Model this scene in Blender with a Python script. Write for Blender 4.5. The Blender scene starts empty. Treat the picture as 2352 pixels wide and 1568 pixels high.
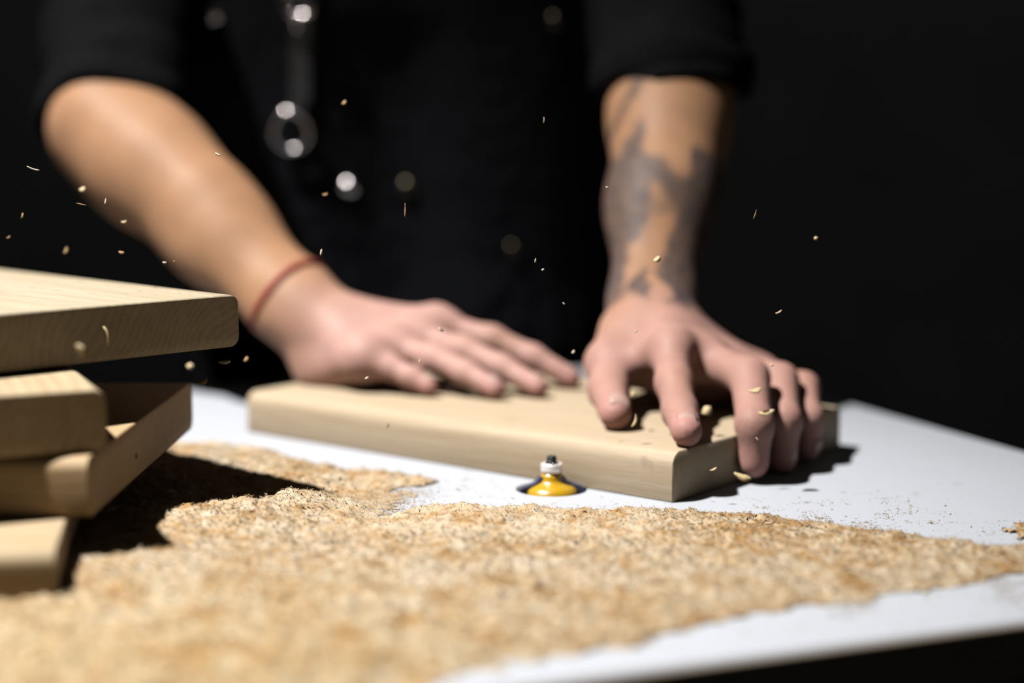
import bpy, bmesh, math, random
import numpy as np
from mathutils import Vector, Matrix

R = math.radians
rng = np.random.default_rng(7)
random.seed(7)
S = bpy.context.scene
C = S.collection

# ------------------------------------------------------------------ camera, world, lights, exposure
# table top is z = 0, the floor is z = -0.85, metres everywhere
W_, H_, F_ = 2352.0, 1568.0, 3600.0
PITCH = math.atan(450.0 / F_)
CAM = np.array((0.0, 0.0, 0.20))
cd = bpy.data.cameras.new('camera')
cam = bpy.data.objects.new('camera', cd)
C.objects.link(cam)
cam.location = CAM
cam.rotation_euler = (math.pi / 2 - PITCH, 0, 0)
cd.sensor_width = 36.0
cd.lens = F_ / W_ * 36.0
cd.clip_start = 0.02
cd.clip_end = 50
cd.dof.use_dof = True
cd.dof.focus_distance = 0.852
cd.dof.aperture_fstop = 2.05
cd.dof.aperture_blades = 0
S.camera = cam

wd = bpy.data.worlds.new('dim_room')
S.world = wd
wd.use_nodes = True
wd.node_tree.nodes['Background'].inputs[0].default_value = (0.95, 1.0, 1.0, 1)
wd.node_tree.nodes['Background'].inputs[1].default_value = 0.032

ld = bpy.data.lights.new('work_light', 'SPOT')
lamp = bpy.data.objects.new('work_light', ld)
C.objects.link(lamp)
lamp.location = (-0.92, 0.58, 1.88)
tgt = Vector((-0.25, 0.87, 0.0))
lamp.rotation_euler = (tgt - lamp.location).to_track_quat('-Z', 'Y').to_euler()
ld.energy = 930
ld.spot_size = R(44)
ld.spot_blend = 0.9
ld.shadow_soft_size = 0.032
ld.color = (1.0, 0.975, 0.95)

vs = S.view_settings
vs.view_transform = 'Standard'
vs.look = 'None'
vs.gamma = 1.0
vs.use_curve_mapping = False
vs.exposure = 0.0
S.display_settings.display_device = 'sRGB'

sP, cP = math.sin(PITCH), math.cos(PITCH)
def ray(px, py):
    u = (px - W_ / 2) / F_
    v = (H_ / 2 - py) / F_
    return np.array((u, cP + v * sP, -sP + v * cP))
def P(px, py, Y):                       # the point of that sight line at distance y = Y
    d = ray(px, py)
    return CAM + d * (Y / d[1])
def onz(px, py, z=0.0):                 # the point of that sight line at height z
    d = ray(px, py)
    return CAM + d * ((z - CAM[2]) / d[2])

# ------------------------------------------------------------------ helpers
def tag(o, label=None, cat=None, group=None, kind=None):
    if label: o['label'] = label
    if cat: o['category'] = cat
    if group: o['group'] = group
    if kind: o['kind'] = kind
    return o
def empty(name, loc=(0, 0, 0), rz=0.0):
    o = bpy.data.objects.new(name, None)
    C.objects.link(o)
    o.location = loc
    o.rotation_euler = (0, 0, rz)
    o.empty_display_size = 0.02
    return o
def link(name, me, mat=None, parent=None):
    o = bpy.data.objects.new(name, me)
    C.objects.link(o)
    for m in (mat if isinstance(mat, (list, tuple)) else [mat]):
        if m: me.materials.append(m)
    if parent: o.parent = parent
    return o
def from_bm(name, bm, mat, parent=None, smooth=True):
    me = bpy.data.meshes.new(name)
    bmesh.ops.recalc_face_normals(bm, faces=bm.faces)
    bm.to_mesh(me)
    bm.free()
    if smooth:
        me.polygons.foreach_set('use_smooth', [True] * len(me.polygons))
    return link(name, me, mat, parent)
def np_mesh(name, verts, faces, smooth=True):
    """faces: (n,4) or (n,3) int array"""
    me = bpy.data.meshes.new(name)
    n, k = faces.shape
    me.vertices.add(len(verts))
    me.vertices.foreach_set('co', np.ascontiguousarray(verts, dtype=np.float32).ravel())
    me.loops.add(n * k)
    me.loops.foreach_set('vertex_index', np.ascontiguousarray(faces, dtype=np.int32).ravel())
    me.polygons.add(n)
    me.polygons.foreach_set('loop_start', np.arange(0, n * k, k, dtype=np.int32))
    me.polygons.foreach_set('loop_total', np.full(n, k, dtype=np.int32))
    me.polygons.foreach_set('use_smooth', np.full(n, smooth, dtype=bool))
    me.update()
    return me
def set_col(me, name, rgb):
    a = me.attributes.new(name, 'FLOAT_COLOR', 'POINT')
    c = np.ones((len(rgb), 4), dtype=np.float32)
    c[:, :3] = np.asarray(rgb) * ALB
    a.data.foreach_set('color', c.ravel())
def add_box(bm, x0, x1, y0, y1, z0, z1, bev=0.0):
    r = bmesh.ops.create_cube(bm, size=1.0)
    for v in r['verts']:
        v.co = Vector(((x0 + x1) / 2 + v.co.x * (x1 - x0), (y0 + y1) / 2 + v.co.y * (y1 - y0), (z0 + z1) / 2 + v.co.z * (z1 - z0)))
    if bev:
        es = list({e for v in r['verts'] for e in v.link_edges})
        bmesh.ops.bevel(bm, geom=es, offset=bev, segments=2, affect='EDGES', profile=0.5)
def lathe(bm, prof, n=48, cap=True):
    rings = []
    for r, z in prof:
        rings.append([bm.verts.new((r * math.cos(2 * math.pi * i / n), r * math.sin(2 * math.pi * i / n), z)) for i in range(n)])
    for a, b in zip(rings, rings[1:]):
        for i in range(n):
            j = (i + 1) % n
            bm.faces.new((a[i], a[j], b[j], b[i]))
    if cap:
        bm.faces.new(rings[0][::-1])
        bm.faces.new(rings[-1])
def tube(bm, pts, rad, n=8, closed=False, flat=None):
    """a tube of radius rad (float or list) along pts"""
    pts = [Vector(p) for p in pts]
    m = len(pts)
    rings = []
    up = None
    for i, p in enumerate(pts):
        t = (pts[(i + 1) % m] - pts[i - 1]) if closed else (pts[min(i + 1, m - 1)] - pts[max(i - 1, 0)])
        t.normalize()
        if up is None:
            up = t.orthogonal().normalized()
        up = (up - t * up.dot(t)).normalized()
        s = t.cross(up)
        r = rad[i] if isinstance(rad, (list, tuple)) else rad
        rings.append([bm.verts.new(p + (up * math.cos(2 * math.pi * k / n) + s * math.sin(2 * math.pi * k / n)) * r) for k in range(n)])
    for i in range(m if closed else m - 1):
        a, b = rings[i], rings[(i + 1) % m]
        for k in range(n):
            j = (k + 1) % n
            bm.faces.new((a[k], a[j], b[j], b[k]))
    if not closed:
        bm.faces.new(rings[0][::-1])
        bm.faces.new(rings[-1])

# ------------------------------------------------------------------ materials
ALB = 0.325      # all diffuse reflectances are scaled together; the lamp makes up for it
def new_mat(name):
    m = bpy.data.materials.new(name)
    m.use_nodes = True
    nt = m.node_tree
    b = nt.nodes['Principled BSDF']
    return m, nt, b
def N(nt, t, **kw):
    n = nt.nodes.new(t)
    for k, v in kw.items():
        setattr(n, k, v)
    return n
def plain(name, col, rough=0.5, metal=0.0, spec=0.25, noise=0.0, nscale=40.0, bump=0.0):
    m, nt, b = new_mat(name)
    if metal < 0.5: col = tuple(c * ALB for c in col)
    b.inputs['Base Color'].default_value = (*col, 1)
    b.inputs['Roughness'].default_value = rough
    b.inputs['Metallic'].default_value = metal
    b.inputs['Specular IOR Level'].default_value = spec
    if noise or bump:
        tc = N(nt, 'ShaderNodeTexCoord')
        nz = N(nt, 'ShaderNodeTexNoise')
        nz.inputs['Scale'].default_value = nscale
        nz.inputs['Detail'].default_value = 5
        nt.links.new(tc.outputs['Object'], nz.inputs['Vector'])
        if noise:
            mx = N(nt, 'ShaderNodeMix', data_type='RGBA')
            mx.inputs[6].default_value = (*[c * (1 - noise) for c in col], 1)
            mx.inputs[7].default_value = (*[min(1, c * (1 + noise)) for c in col], 1)
            nt.links.new(nz.outputs['Fac'], mx.inputs[0])
            nt.links.new(mx.outputs[2], b.inputs['Base Color'])
        if bump:
            bp = N(nt, 'ShaderNodeBump')
            bp.inputs['Strength'].default_value = bump
            bp.inputs['Distance'].default_value = 0.002
            nt.links.new(nz.outputs['Fac'], bp.inputs['Height'])
            nt.links.new(bp.outputs['Normal'], b.inputs['Normal'])
    return m

def oak(name, light, dark, seed):
    """solid oak: growth rings about an axis along x under the board, fine pores along x"""
    m, nt, b = new_mat(name)
    light = tuple(c * ALB for c in light); dark = tuple(c * ALB for c in dark)
    L = nt.links.new
    tc = N(nt, 'ShaderNodeTexCoord')
    mp = N(nt, 'ShaderNodeMapping')
    mp.inputs['Location'].default_value = (seed * 0.37, 0.03 * seed, 0.05)
    L(tc.outputs['Object'], mp.inputs['Vector'])
    # slow wobble of the rings along the grain
    mp2 = N(nt, 'ShaderNodeMapping')
    mp2.inputs['Scale'].default_value = (2.2, 14, 14)
    L(mp.outputs['Vector'], mp2.inputs['Vector'])
    wob = N(nt, 'ShaderNodeTexNoise')
    wob.inputs['Scale'].default_value = 1.0
    wob.inputs['Detail'].default_value = 2
    L(mp2.outputs['Vector'], wob.inputs['Vector'])
    sx = N(nt, 'ShaderNodeSeparateXYZ')
    L(mp.outputs['Vector'], sx.inputs[0])
    yy = N(nt, 'ShaderNodeMath', operation='POWER'); yy.inputs[1].default_value = 2
    zz = N(nt, 'ShaderNodeMath', operation='POWER'); zz.inputs[1].default_value = 2
    ab = N(nt, 'ShaderNodeMath', operation='ABSOLUTE'); L(sx.outputs[1], ab.inputs[0])
    L(ab.outputs[0], yy.inputs[0]); L(sx.outputs[2], zz.inputs[0])
    ad = N(nt, 'ShaderNodeMath', operation='ADD'); L(yy.outputs[0], ad.inputs[0]); L(zz.outputs[0], ad.inputs[1])
    sq = N(nt, 'ShaderNodeMath', operation='SQRT'); L(ad.outputs[0], sq.inputs[0])
    wm = N(nt, 'ShaderNodeMath', operation='MULTIPLY_ADD')
    L(wob.outputs['Fac'], wm.inputs[0]); wm.inputs[1].default_value = 0.045; L(sq.outputs[0], wm.inputs[2])
    fr = N(nt, 'ShaderNodeMath', operation='MULTIPLY'); fr.inputs[1].default_value = 2 * math.pi / 0.0042
    L(wm.outputs[0], fr.inputs[0])
    sn = N(nt, 'ShaderNodeMath', operation='SINE'); L(fr.outputs[0], sn.inputs[0])
    rg = N(nt, 'ShaderNodeMapRange'); rg.inputs['From Min'].default_value = -1; rg.inputs['From Max'].default_value = 1
    L(sn.outputs[0], rg.inputs['Value'])
    # pores
    mp3 = N(nt, 'ShaderNodeMapping')
    mp3.inputs['Scale'].default_value = (60, 900, 900)
    L(mp.outputs['Vector'], mp3.inputs['Vector'])
    po = N(nt, 'ShaderNodeTexNoise'); po.inputs['Scale'].default_value = 1.0; po.inputs['Detail'].default_value = 3
    L(mp3.outputs['Vector'], po.inputs['Vector'])
    # broad colour drift
    mp4 = N(nt, 'ShaderNodeMapping'); mp4.inputs['Scale'].default_value = (8, 110, 110)
    L(mp.outputs['Vector'], mp4.inputs['Vector'])
    br = N(nt, 'ShaderNodeTexNoise'); br.inputs['Scale'].default_value = 1.0; br.inputs['Detail'].default_value = 6; br.inputs['Roughness'].default_value = 0.6
    L(mp4.outputs['Vector'], br.inputs['Vector'])
    a1 = N(nt, 'ShaderNodeMath', operation='MULTIPLY_ADD'); L(rg.outputs[0], a1.inputs[0]); a1.inputs[1].default_value = 0.24; a1.inputs[2].default_value = -0.38
    a2 = N(nt, 'ShaderNodeMath', operation='MULTIPLY_ADD'); L(po.outputs['Fac'], a2.inputs[0]); a2.inputs[1].default_value = 0.65; L(a1.outputs[0], a2.inputs[2])
    a3 = N(nt, 'ShaderNodeMath', operation='MULTIPLY_ADD'); L(br.outputs['Fac'], a3.inputs[0]); a3.inputs[1].default_value = 0.95; L(a2.outputs[0], a3.inputs[2])
    a3.use_clamp = True
    mx = N(nt, 'ShaderNodeMix', data_type='RGBA')
    mx.inputs[6].default_value = (*light, 1); mx.inputs[7].default_value = (*dark, 1)
    L(a3.outputs[0], mx.inputs[0])
    L(mx.outputs[2], b.inputs['Base Color'])
    b.inputs['Roughness'].default_value = 0.62
    b.inputs['Specular IOR Level'].default_value = 0.12
    bp = N(nt, 'ShaderNodeBump'); bp.inputs['Strength'].default_value = 0.25; bp.inputs['Distance'].default_value = 0.0006
    L(po.outputs['Fac'], bp.inputs['Height']); L(bp.outputs['Normal'], b.inputs['Normal'])
    return m

M_table = plain('white_laminate', (0.69, 0.72, 0.78), 0.42, noise=0.03, nscale=9)
M_edge = plain('table_edging', (0.42, 0.33, 0.24), 0.5, noise=0.1)
M_leg = plain('black_steel', (0.02, 0.02, 0.02), 0.5)
M_black = plain('black_cloth', (0.0065, 0.0068, 0.0078), 0.95, spec=0.03, noise=0.35, nscale=60, bump=0.3)
M_apron = plain('black_canvas', (0.012, 0.013, 0.0155), 0.9, spec=0.04, noise=0.15, nscale=30, bump=0.1)
M_strap = plain('black_leather', (0.02, 0.02, 0.022), 0.55, spec=0.5, noise=0.3, nscale=80)
M_steel = plain('polished_steel', (0.48, 0.45, 0.44), 0.15, metal=1.0)
M_dullsteel = plain('aged_brass', (0.045, 0.038, 0.026), 0.33, metal=1.0)
M_wall = plain('dark_plaster', (0.95, 0.95, 0.92), 0.95, spec=0.1, noise=0.3, nscale=4)
M_floor = plain('dark_concrete', (0.03, 0.029, 0.028), 0.8, noise=0.3, nscale=6)
M_yellow = plain('yellow_enamel', (0.74, 0.42, 0.012), 0.28, spec=0.6, noise=0.05)
M_carbide = plain('blue_grey_carbide', (0.055, 0.06, 0.11), 0.35, metal=0.6, noise=0.2)
M_bearing = plain('bearing_steel', (0.72, 0.68, 0.66), 0.33, metal=0.7)
M_screw = plain('blackened_steel', (0.012, 0.02, 0.02), 0.45, metal=0.3)
M_hole = plain('router_plate_black', (0.012, 0.013, 0.02), 0.6)
M_cord = plain('red_cord', (0.42, 0.028, 0.03), 0.8, noise=0.2, nscale=400)
M_hair = plain('dark_hair', (0.015, 0.010, 0.007), 0.6, noise=0.4, nscale=200, bump=0.6)
M_nail = plain('fingernail', (0.62, 0.40, 0.34), 0.35, spec=0.2)
M_eye = plain('eye_white', (0.7, 0.68, 0.65), 0.2)
M_chip = plain('oak_shaving', (0.78, 0.60, 0.33), 0.7, noise=0.2, nscale=500)
M_chip2 = plain('oak_shaving_brown', (0.52, 0.33, 0.15), 0.7, noise=0.2, nscale=500)
M_chip3 = plain('oak_shaving_pale', (0.86, 0.74, 0.54), 0.7, noise=0.1, nscale=500)
M_top = oak('oak_pale', (0.71, 0.62, 0.46), (0.44, 0.345, 0.215), 1)
M_oak2 = oak('oak_tan', (0.74, 0.60, 0.41), (0.46, 0.325, 0.165), 2)
M_oak3 = oak('oak_brown', (0.74, 0.55, 0.33), (0.46, 0.30, 0.14), 3)
M_work = oak('oak_work', (0.76, 0.625, 0.45), (0.56, 0.42, 0.26), 4)

def vcol_mat(name, rough, sss=0.0, bump=0.0, bscale=200.0, spec=0.4):
    m, nt, b = new_mat(name)
    a = N(nt, 'ShaderNodeAttribute', attribute_name='tint')
    nt.links.new(a.outputs['Color'], b.inputs['Base Color'])
    b.inputs['Roughness'].default_value = rough
    b.inputs['Specular IOR Level'].default_value = spec
    if sss:
        b.inputs['Subsurface Weight'].default_value = sss
        b.inputs['Subsurface Radius'].default_value = (1.0, 0.35, 0.18)
        b.inputs['Subsurface Scale'].default_value = 0.006
    if bump:
        tc = N(nt, 'ShaderNodeTexCoord')
        nz = N(nt, 'ShaderNodeTexNoise'); nz.inputs['Scale'].default_value = bscale; nz.inputs['Detail'].default_value = 4
        nt.links.new(tc.outputs['Object'], nz.inputs['Vector'])
        bp = N(nt, 'ShaderNodeBump'); bp.inputs['Strength'].default_value = bump; bp.inputs['Distance'].default_value = 0.001
        nt.links.new(nz.outputs['Fac'], bp.inputs['Height']); nt.links.new(bp.outputs['Normal'], b.inputs['Normal'])
    return m
M_skin = vcol_mat('skin', 0.55, 0.25, 0.25, 260.0, spec=0.10)
M_heap = vcol_mat('oak_dust_heap', 0.95, bump=0.6, bscale=900.0, spec=0.02)
M_dust = vcol_mat('oak_dust', 0.9, spec=0.03)
_nt = M_dust.node_tree
_tr = N(_nt, 'ShaderNodeBsdfTranslucent'); _mx = N(_nt, 'ShaderNodeMixShader'); _mx.inputs[0].default_value = 0.47
_at = [q for q in _nt.nodes if q.type == 'ATTRIBUTE'][0]
_nt.links.new(_at.outputs['Color'], _tr.inputs['Color'])
_nt.links.new(_nt.nodes['Principled BSDF'].outputs[0], _mx.inputs[1]); _nt.links.new(_tr.outputs[0], _mx.inputs[2])
_nt.links.new(_mx.outputs[0], _nt.nodes['Material Output'].inputs['Surface'])

# ------------------------------------------------------------------ room
def slab(name, x0, x1, y0, y1, z0, z1, mat):
    bm = bmesh.new()
    add_box(bm, x0, x1, y0, y1, z0, z1)
    return tag(from_bm(name, bm, mat, smooth=False), kind='structure')
slab('floor', -3.0, 3.0, -1.5, 4.0, -0.95, -0.85, M_floor)
slab('wall_back', -3.0, 3.0, 4.0, 4.1, -0.85, 2.6, M_wall)
slab('wall_left', -3.1, -3.0, -1.5, 4.0, -0.85, 2.6, M_wall)
slab('wall_right', 3.0, 3.1, -1.5, 4.0, -0.85, 2.6, M_wall)

# ------------------------------------------------------------------ table (turned about 18.7 degrees)
TA = R(20.6)
ea = np.array((math.cos(TA), math.sin(TA)))
en = np.array((-math.sin(TA), math.cos(TA)))
def tab(p):
    return float(np.dot(p[:2], ea)), float(np.dot(p[:2], en))
S0, S1, T0, T1 = -0.62, tab(onz(2146, 980))[0], tab(onz(1850, 1489))[1], tab(onz(700, 879))[1]
print('table', S1, T0, T1)
bit = onz(1267, 1122)
bs, bt = tab(bit)
HOLE = 0.0206
table = tag(empty('workbench'), 'white laminate workbench with a round hole for the router bit', 'table')
table.rotation_euler = (0, 0, TA)
def top_mesh():
    bm = bmesh.new()
    n = 96
    angs = [2 * math.pi * i / n for i in range(n)]
    for (sx, tx) in ((S0, T0), (S1, T0), (S1, T1), (S0, T1)):
        a = math.atan2(tx - bt, sx - bs) % (2 * math.pi)
        k = min(range(len(angs)), key=lambda i: abs(angs[i] - a))
        angs[k] = a
    def outer(a):
        c, s = math.cos(a), math.sin(a)
        tt = []
        if c > 1e-9: tt.append((S1 - bs) / c)
        if c < -1e-9: tt.append((S0 - bs) / c)
        if s > 1e-9: tt.append((T1 - bt) / s)
        if s < -1e-9: tt.append((T0 - bt) / s)
        q = min(tt)
        return bs + c * q, bt + s * q
    th = 0.026
    rows = []
    ch = 0.0012
    def inset(a, d):
        x, y = outer(a)
        return min(max(x, S0 + d), S1 - d), min(max(y, T0 + d), T1 - d)
    def ring(f, z): return [bm.verts.new((*f(a), z)) for a in angs]
    def circ(r): return lambda a: (bs + math.cos(a) * r, bt + math.sin(a) * r)
    rows.append(ring(circ(HOLE), -th))
    rows.append(ring(circ(HOLE), -0.0006))
    rows.append(ring(circ(HOLE + 0.0006), 0))
    rows.append(ring(lambda a: inset(a, ch), 0))
    rows.append(ring(outer, -ch))
    rows.append(ring(outer, -th))
    rows.append(rows[0])
    for a, b in zip(rows, rows[1:]):
        for i in range(n):
            j = (i + 1) % n
            bm.faces.new((a[i], a[j], b[j], b[i]))
    return bm
top = from_bm('tabletop', top_mesh(), M_table, table, smooth=False)
# edge banding, four strips
for nm, (x0, x1, y0, y1) in zip(range(4), ((S0, S1, T0 - 0.0025, T0 + 0.0002), (S0, S1, T1 - 0.0002, T1 + 0.0025), (S0 - 0.0025, S0 + 0.0002, T0, T1), (S1 - 0.0002, S1 + 0.0025, T0, T1))):
    bm = bmesh.new()
    add_box(bm, x0, x1, y0, y1, -0.0265, -0.0012, 0.0008)
    from_bm('edge_banding', bm, M_edge, table, smooth=False)
for sx in (S0 + 0.05, S1 - 0.05):
    for tx in (T0 + 0.05, T1 - 0.05):
        bm = bmesh.new()
        add_box(bm, sx - 0.022, sx + 0.022, tx - 0.022, tx + 0.022, -0.85, -0.026, 0.003)
        from_bm('leg', bm, M_leg, table, smooth=False)
for (x0, x1, y0, y1) in ((S0 + 0.07, S1 - 0.07, T0 + 0.045, T0 + 0.065), (S0 + 0.07, S1 - 0.07, T1 - 0.065, T1 - 0.045)):
    bm = bmesh.new()
    add_box(bm, x0, x1, y0, y1, -0.10, -0.026, 0.002)
    from_bm('rail', bm, M_leg, table, smooth=False)
# router plate ring under the hole
bm = bmesh.new()
lathe(bm, [(HOLE - 0.0002, -0.020), (HOLE - 0.0002, -0.004), (HOLE + 0.0000, -0.0025), (0.05, -0.0265), (0.05, -0.031), (HOLE - 0.0002, -0.031), (HOLE - 0.0002, -0.020)], 64, cap=False)
o = from_bm('hole_lining', bm, M_hole, table)
o.location = (bs, bt, 0)
tag(o, 'black lining of the router hole')

# ------------------------------------------------------------------ router bit
rb = tag(empty('router_bit', (bit[0], bit[1], 0), R(8)), 'yellow flared router bit with steel guide bearing poking up through the tabletop', 'router bit')
bm = bmesh.new()
lathe(bm, [(0.004, -0.055), (0.004, -0.024), (0.0135, -0.022), (0.0155, -0.012), (0.0156, -0.003), (0.0146, 0.0002), (0.0124, 0.0018), (0.0096, 0.0031), (0.0075, 0.0043), (0.0066, 0.0056), (0.0063, 0.0070), (0.0061, 0.0094), (0.0040, 0.0096)], 48)
from_bm('cutter_body', bm, M_yellow, rb)
for sg in (1, -1):
    bm = bmesh.new()
    # a wing: a swept plate with the quarter-round cutting edge
    prof = [(0.004, -0.012), (0.0197, -0.012), (0.0197, -0.0006), (0.0188, 0.0010), (0.0163, 0.0020), (0.0128, 0.0030), (0.0102, 0.0040), (0.0086, 0.0056), (0.0076, 0.0074), (0.004, 0.0080)]
    a = [bm.verts.new((sg * x, -0.0032 * sg, z)) for x, z in prof]
    b = [bm.verts.new((sg * x, 0.0032 * sg, z)) for x, z in prof]
    bm.faces.new(a); bm.faces.new(b[::-1])
    for i in range(len(prof)):
        j = (i + 1) % len(prof)
        bm.faces.new((a[j], a[i], b[i], b[j]))
    tag(from_bm('cutting_wing', bm, M_carbide, rb, smooth=False), 'dark blue grey carbide wing')
bm = bmesh.new()
lathe(bm, [(0.0042, 0.0098), (0.0058, 0.0098), (0.0064, 0.0104), (0.0064, 0.0148), (0.0058, 0.0154), (0.0046, 0.0154), (0.0044, 0.0150), (0.0030, 0.0150)], 40)
tag(from_bm('guide_bearing', bm, M_bearing, rb), 'bright steel guide bearing')
bm = bmesh.new()
lathe(bm, [(0.0037, 0.0148), (0.0037, 0.0158), (0.0030, 0.0162), (0.0028, 0.0190), (0.0022, 0.0198), (0.0014, 0.0198), (0.0014, 0.0184)], 24)
tag(from_bm('screw', bm, M_screw, rb), 'black hex screw on top of the bearing')
bm = bmesh.new()
lathe(bm, [(0.0030, -0.24), (0.018, -0.24), (0.018, -0.075), (0.011, -0.065), (0.011, -0.052), (0.0041, -0.050)], 32)
tag(from_bm('collet', bm, M_leg, rb), 'black collet below the table')

# ------------------------------------------------------------------ oak boards
TH = 0.0287
def board(name, origin, ang, length, width, z0, mat, label, rt=(0.006, 0.006, 0.006, 0.006), th=TH, tilt=0.0, group=None):
    """length along local x, width along local y, the corner (0,0,0) at origin; rounded long edges (radii: y0 bottom, y1 bottom, y1 top, y0 top)"""
    prof = []
    cs = [(0, 0, rt[0], 180), (width, 0, rt[1], 270), (width, th, rt[2], 0), (0, th, rt[3], 90)]
    for (y, z, r, a0) in cs:
        cy = y + (r if y == 0 else -r)
        cz = z + (r if z == 0 else -r)
        k = 7 if r > 0.002 else 2
        for i in range(k + 1):
            a = R(a0 + 90.0 * i / k)
            prof.append((cy + r * math.cos(a), cz + r * math.sin(a)))
    bm = bmesh.new()
    e = 0.0006
    cy, cz = width / 2, th / 2
    xs = [(0, 1 - 2 * e / th), (e, 1.0), (length - e, 1.0), (length, 1 - 2 * e / th)]
    rings = []
    for x, s in xs:
        off = 0.0 if s == 1.0 else e
        ring = []
        for (y, z) in prof:
            yy = y + (off if y < cy else -off) * (1 if abs(y - cy) > width / 2 - 0.02 else 0)
            zz = z + (off if z < cz else -off)
            ring.append(bm.verts.new((x, yy, zz)))
        rings.append(ring)
    n = len(prof)
    for a, b in zip(rings, rings[1:]):
        for i in range(n):
            j = (i + 1) % n
            bm.faces.new((a[i], a[j], b[j], b[i]))
    bm.faces.new(rings[0][::-1]); bm.faces.new(rings[-1])
    o = from_bm(name, bm, mat, smooth=True)
    md = o.data
    # flat ends, smooth rounding
    for p in md.polygons:
        p.use_smooth = len(p.vertices) <= 4
    md.set_sharp_from_angle(angle=R(40))
    o.location = (origin[0], origin[1], z0)
    o.rotation_euler = (0, tilt, ang)
    tag(o, label, 'board', group)
    return o

# workpiece: near bottom edge seen from (570,990) to (1545,1155), right end runs back to (1940,1030)
A = onz(1545, 1155); B = onz(568, 992)
wl = float(np.hypot(*(B - A)[:2]))
wang = math.atan2(*(A - B)[:2][::-1])
D3 = onz(1942, 1032)
ww = float(np.hypot(*(D3 - A)[:2]))
print('work', wl, ww, math.degrees(wang), math.degrees(math.atan2(*(D3 - A)[:2][::-1])))
work = board('oak_board', B, wang, wl, ww, 0.0002, M_work, 'oak board held flat by both hands and pushed against the router bit', (0.0008, 0.0008, 0.004, 0.0085))
wdir = np.array((math.cos(wang), math.sin(wang)))
wnor = np.array((-math.sin(wang), math.cos(wang)))
GR = 'oak boards in the crooked stack'
# topmost of the stack: its end grain faces the camera, corner at (548, 672..790)
c1 = onz(548, 676, 4 * TH + 0.0035); e1 = onz(0, 721, 4 * TH + 0.0035)
a1 = math.atan2(*(e1 - c1)[:2][::-1])                 # along the end face
board('oak_board', c1, a1 - math.pi / 2, 0.35, 0.21, 3 * TH + 0.0035, M_top, 'pale oak board on top of the crooked stack, its end grain in shadow', (0.006, 0.006, 0.0055, 0.0055), group=GR)
# second: end grain face from (240,890) to the left
c2 = onz(243, 893, 3 * TH + 0.0012); e2 = onz(0, 908, 3 * TH + 0.0012)
a2 = math.atan2(*(e2 - c2)[:2][::-1])
board('oak_board', c2, a2 - math.pi / 2, 0.33, 0.21, 2 * TH + 0.0012, M_oak2, 'second oak board from the top of the stack, a lit strip on its upper face', group=GR)
# third: long edge to the camera, end face running back to (440,880..980)
c3 = onz(201, 1052, 2 * TH); e3 = onz(441, 876, 2 * TH)
a3 = math.atan2(*(e3 - c3)[:2][::-1])
w3 = float(np.hypot(*(e3 - c3)[:2]))
l3 = 0.33
o3 = np.array((c3[0], c3[1])) - l3 * np.array((math.cos(a3 - math.pi / 2), math.sin(a3 - math.pi / 2)))
board('oak_board', o3, a3 - math.pi / 2, l3, w3, TH + 0.0001, M_oak3, 'third oak board down the stack, its end running back under the top board', (0.007, 0.007, 0.007, 0.007), group=GR)
# lowest
c4 = onz(128, 1262, TH); e4 = onz(152, 1192, TH)
a4 = math.atan2(*(e4 - c4)[:2][::-1])
l4 = 0.33
o4 = np.array((c4[0], c4[1])) - l4 * np.array((math.cos(a4 - math.pi / 2), math.sin(a4 - math.pi / 2)))
board('oak_board', o4, a4 - math.pi / 2, l4, 0.21, 0.0, M_oak2, 'lowest oak board of the stack, standing in the sawdust', (0.006, 0.006, 0.007, 0.007), group=GR)

# ------------------------------------------------------------------ sawdust
def vnoise(x, y, s, seed):
    r = np.random.default_rng(seed).random((257, 257)).astype(np.float32)
    u, v = x / s + 57.3, y / s + 31.7
    i, j = np.floor(u).astype(int), np.floor(v).astype(int)
    fu, fv = u - i, v - j
    fu = fu * fu * (3 - 2 * fu); fv = fv * fv * (3 - 2 * fv)
    i0, j0, i1, j1 = i % 257, j % 257, (i + 1) % 257, (j + 1) % 257
    return (r[i0, j0] * (1 - fu) + r[i1, j0] * fu) * (1 - fv) + (r[i0, j1] * (1 - fu) + r[i1, j1] * fu) * fv
def poly_w(pts):
    return np.array([onz(px, py)[:2] for px, py in pts])
def sdist(x, y, poly):
    """signed distance, positive inside"""
    d = np.full(x.shape, 1e9)
    ins = np.zeros(x.shape, bool)
    n = len(poly)
    for i in range(n):
        ax, ay = poly[i]; bx, by = poly[(i + 1) % n]
        ex, ey = bx - ax, by - ay
        t = np.clip(((x - ax) * ex + (y - ay) * ey) / (ex * ex + ey * ey + 1e-12), 0, 1)
        d = np.minimum(d, (x - ax - t * ex) ** 2 + (y - ay - t * ey) ** 2)
        c = ((ay > y) != (by > y)) & (x < (bx - ax) * (y - ay) / (by - ay + 1e-12) + ax)
        ins ^= c
    return np.where(ins, 1, -1) * np.sqrt(d)
MAIN = poly_w([(-900, 1900), (-700, 1300), (-250, 1180), (120, 1180), (330, 1190), (420, 1188), (520, 1182), (600, 1170), (680, 1152), (760, 1150), (830, 1172), (880, 1192), (925, 1182),
               (970, 1170), (1100, 1172), (1250, 1172), (1350, 1178), (1450, 1174), (1560, 1176), (1700, 1182), (1800, 1190), (1900, 1206), (2050, 1222), (2150, 1240), (2352, 1258), (2560, 1275),
               (2600, 1290), (2352, 1318), (2240, 1340), (2150, 1352), (2000, 1382), (1886, 1392), (1764, 1410), (1640, 1425), (1560, 1452), (1440, 1490), (1330, 1505), (1174, 1522), (1040, 1560), (900, 1640), (500, 1900)])
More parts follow.
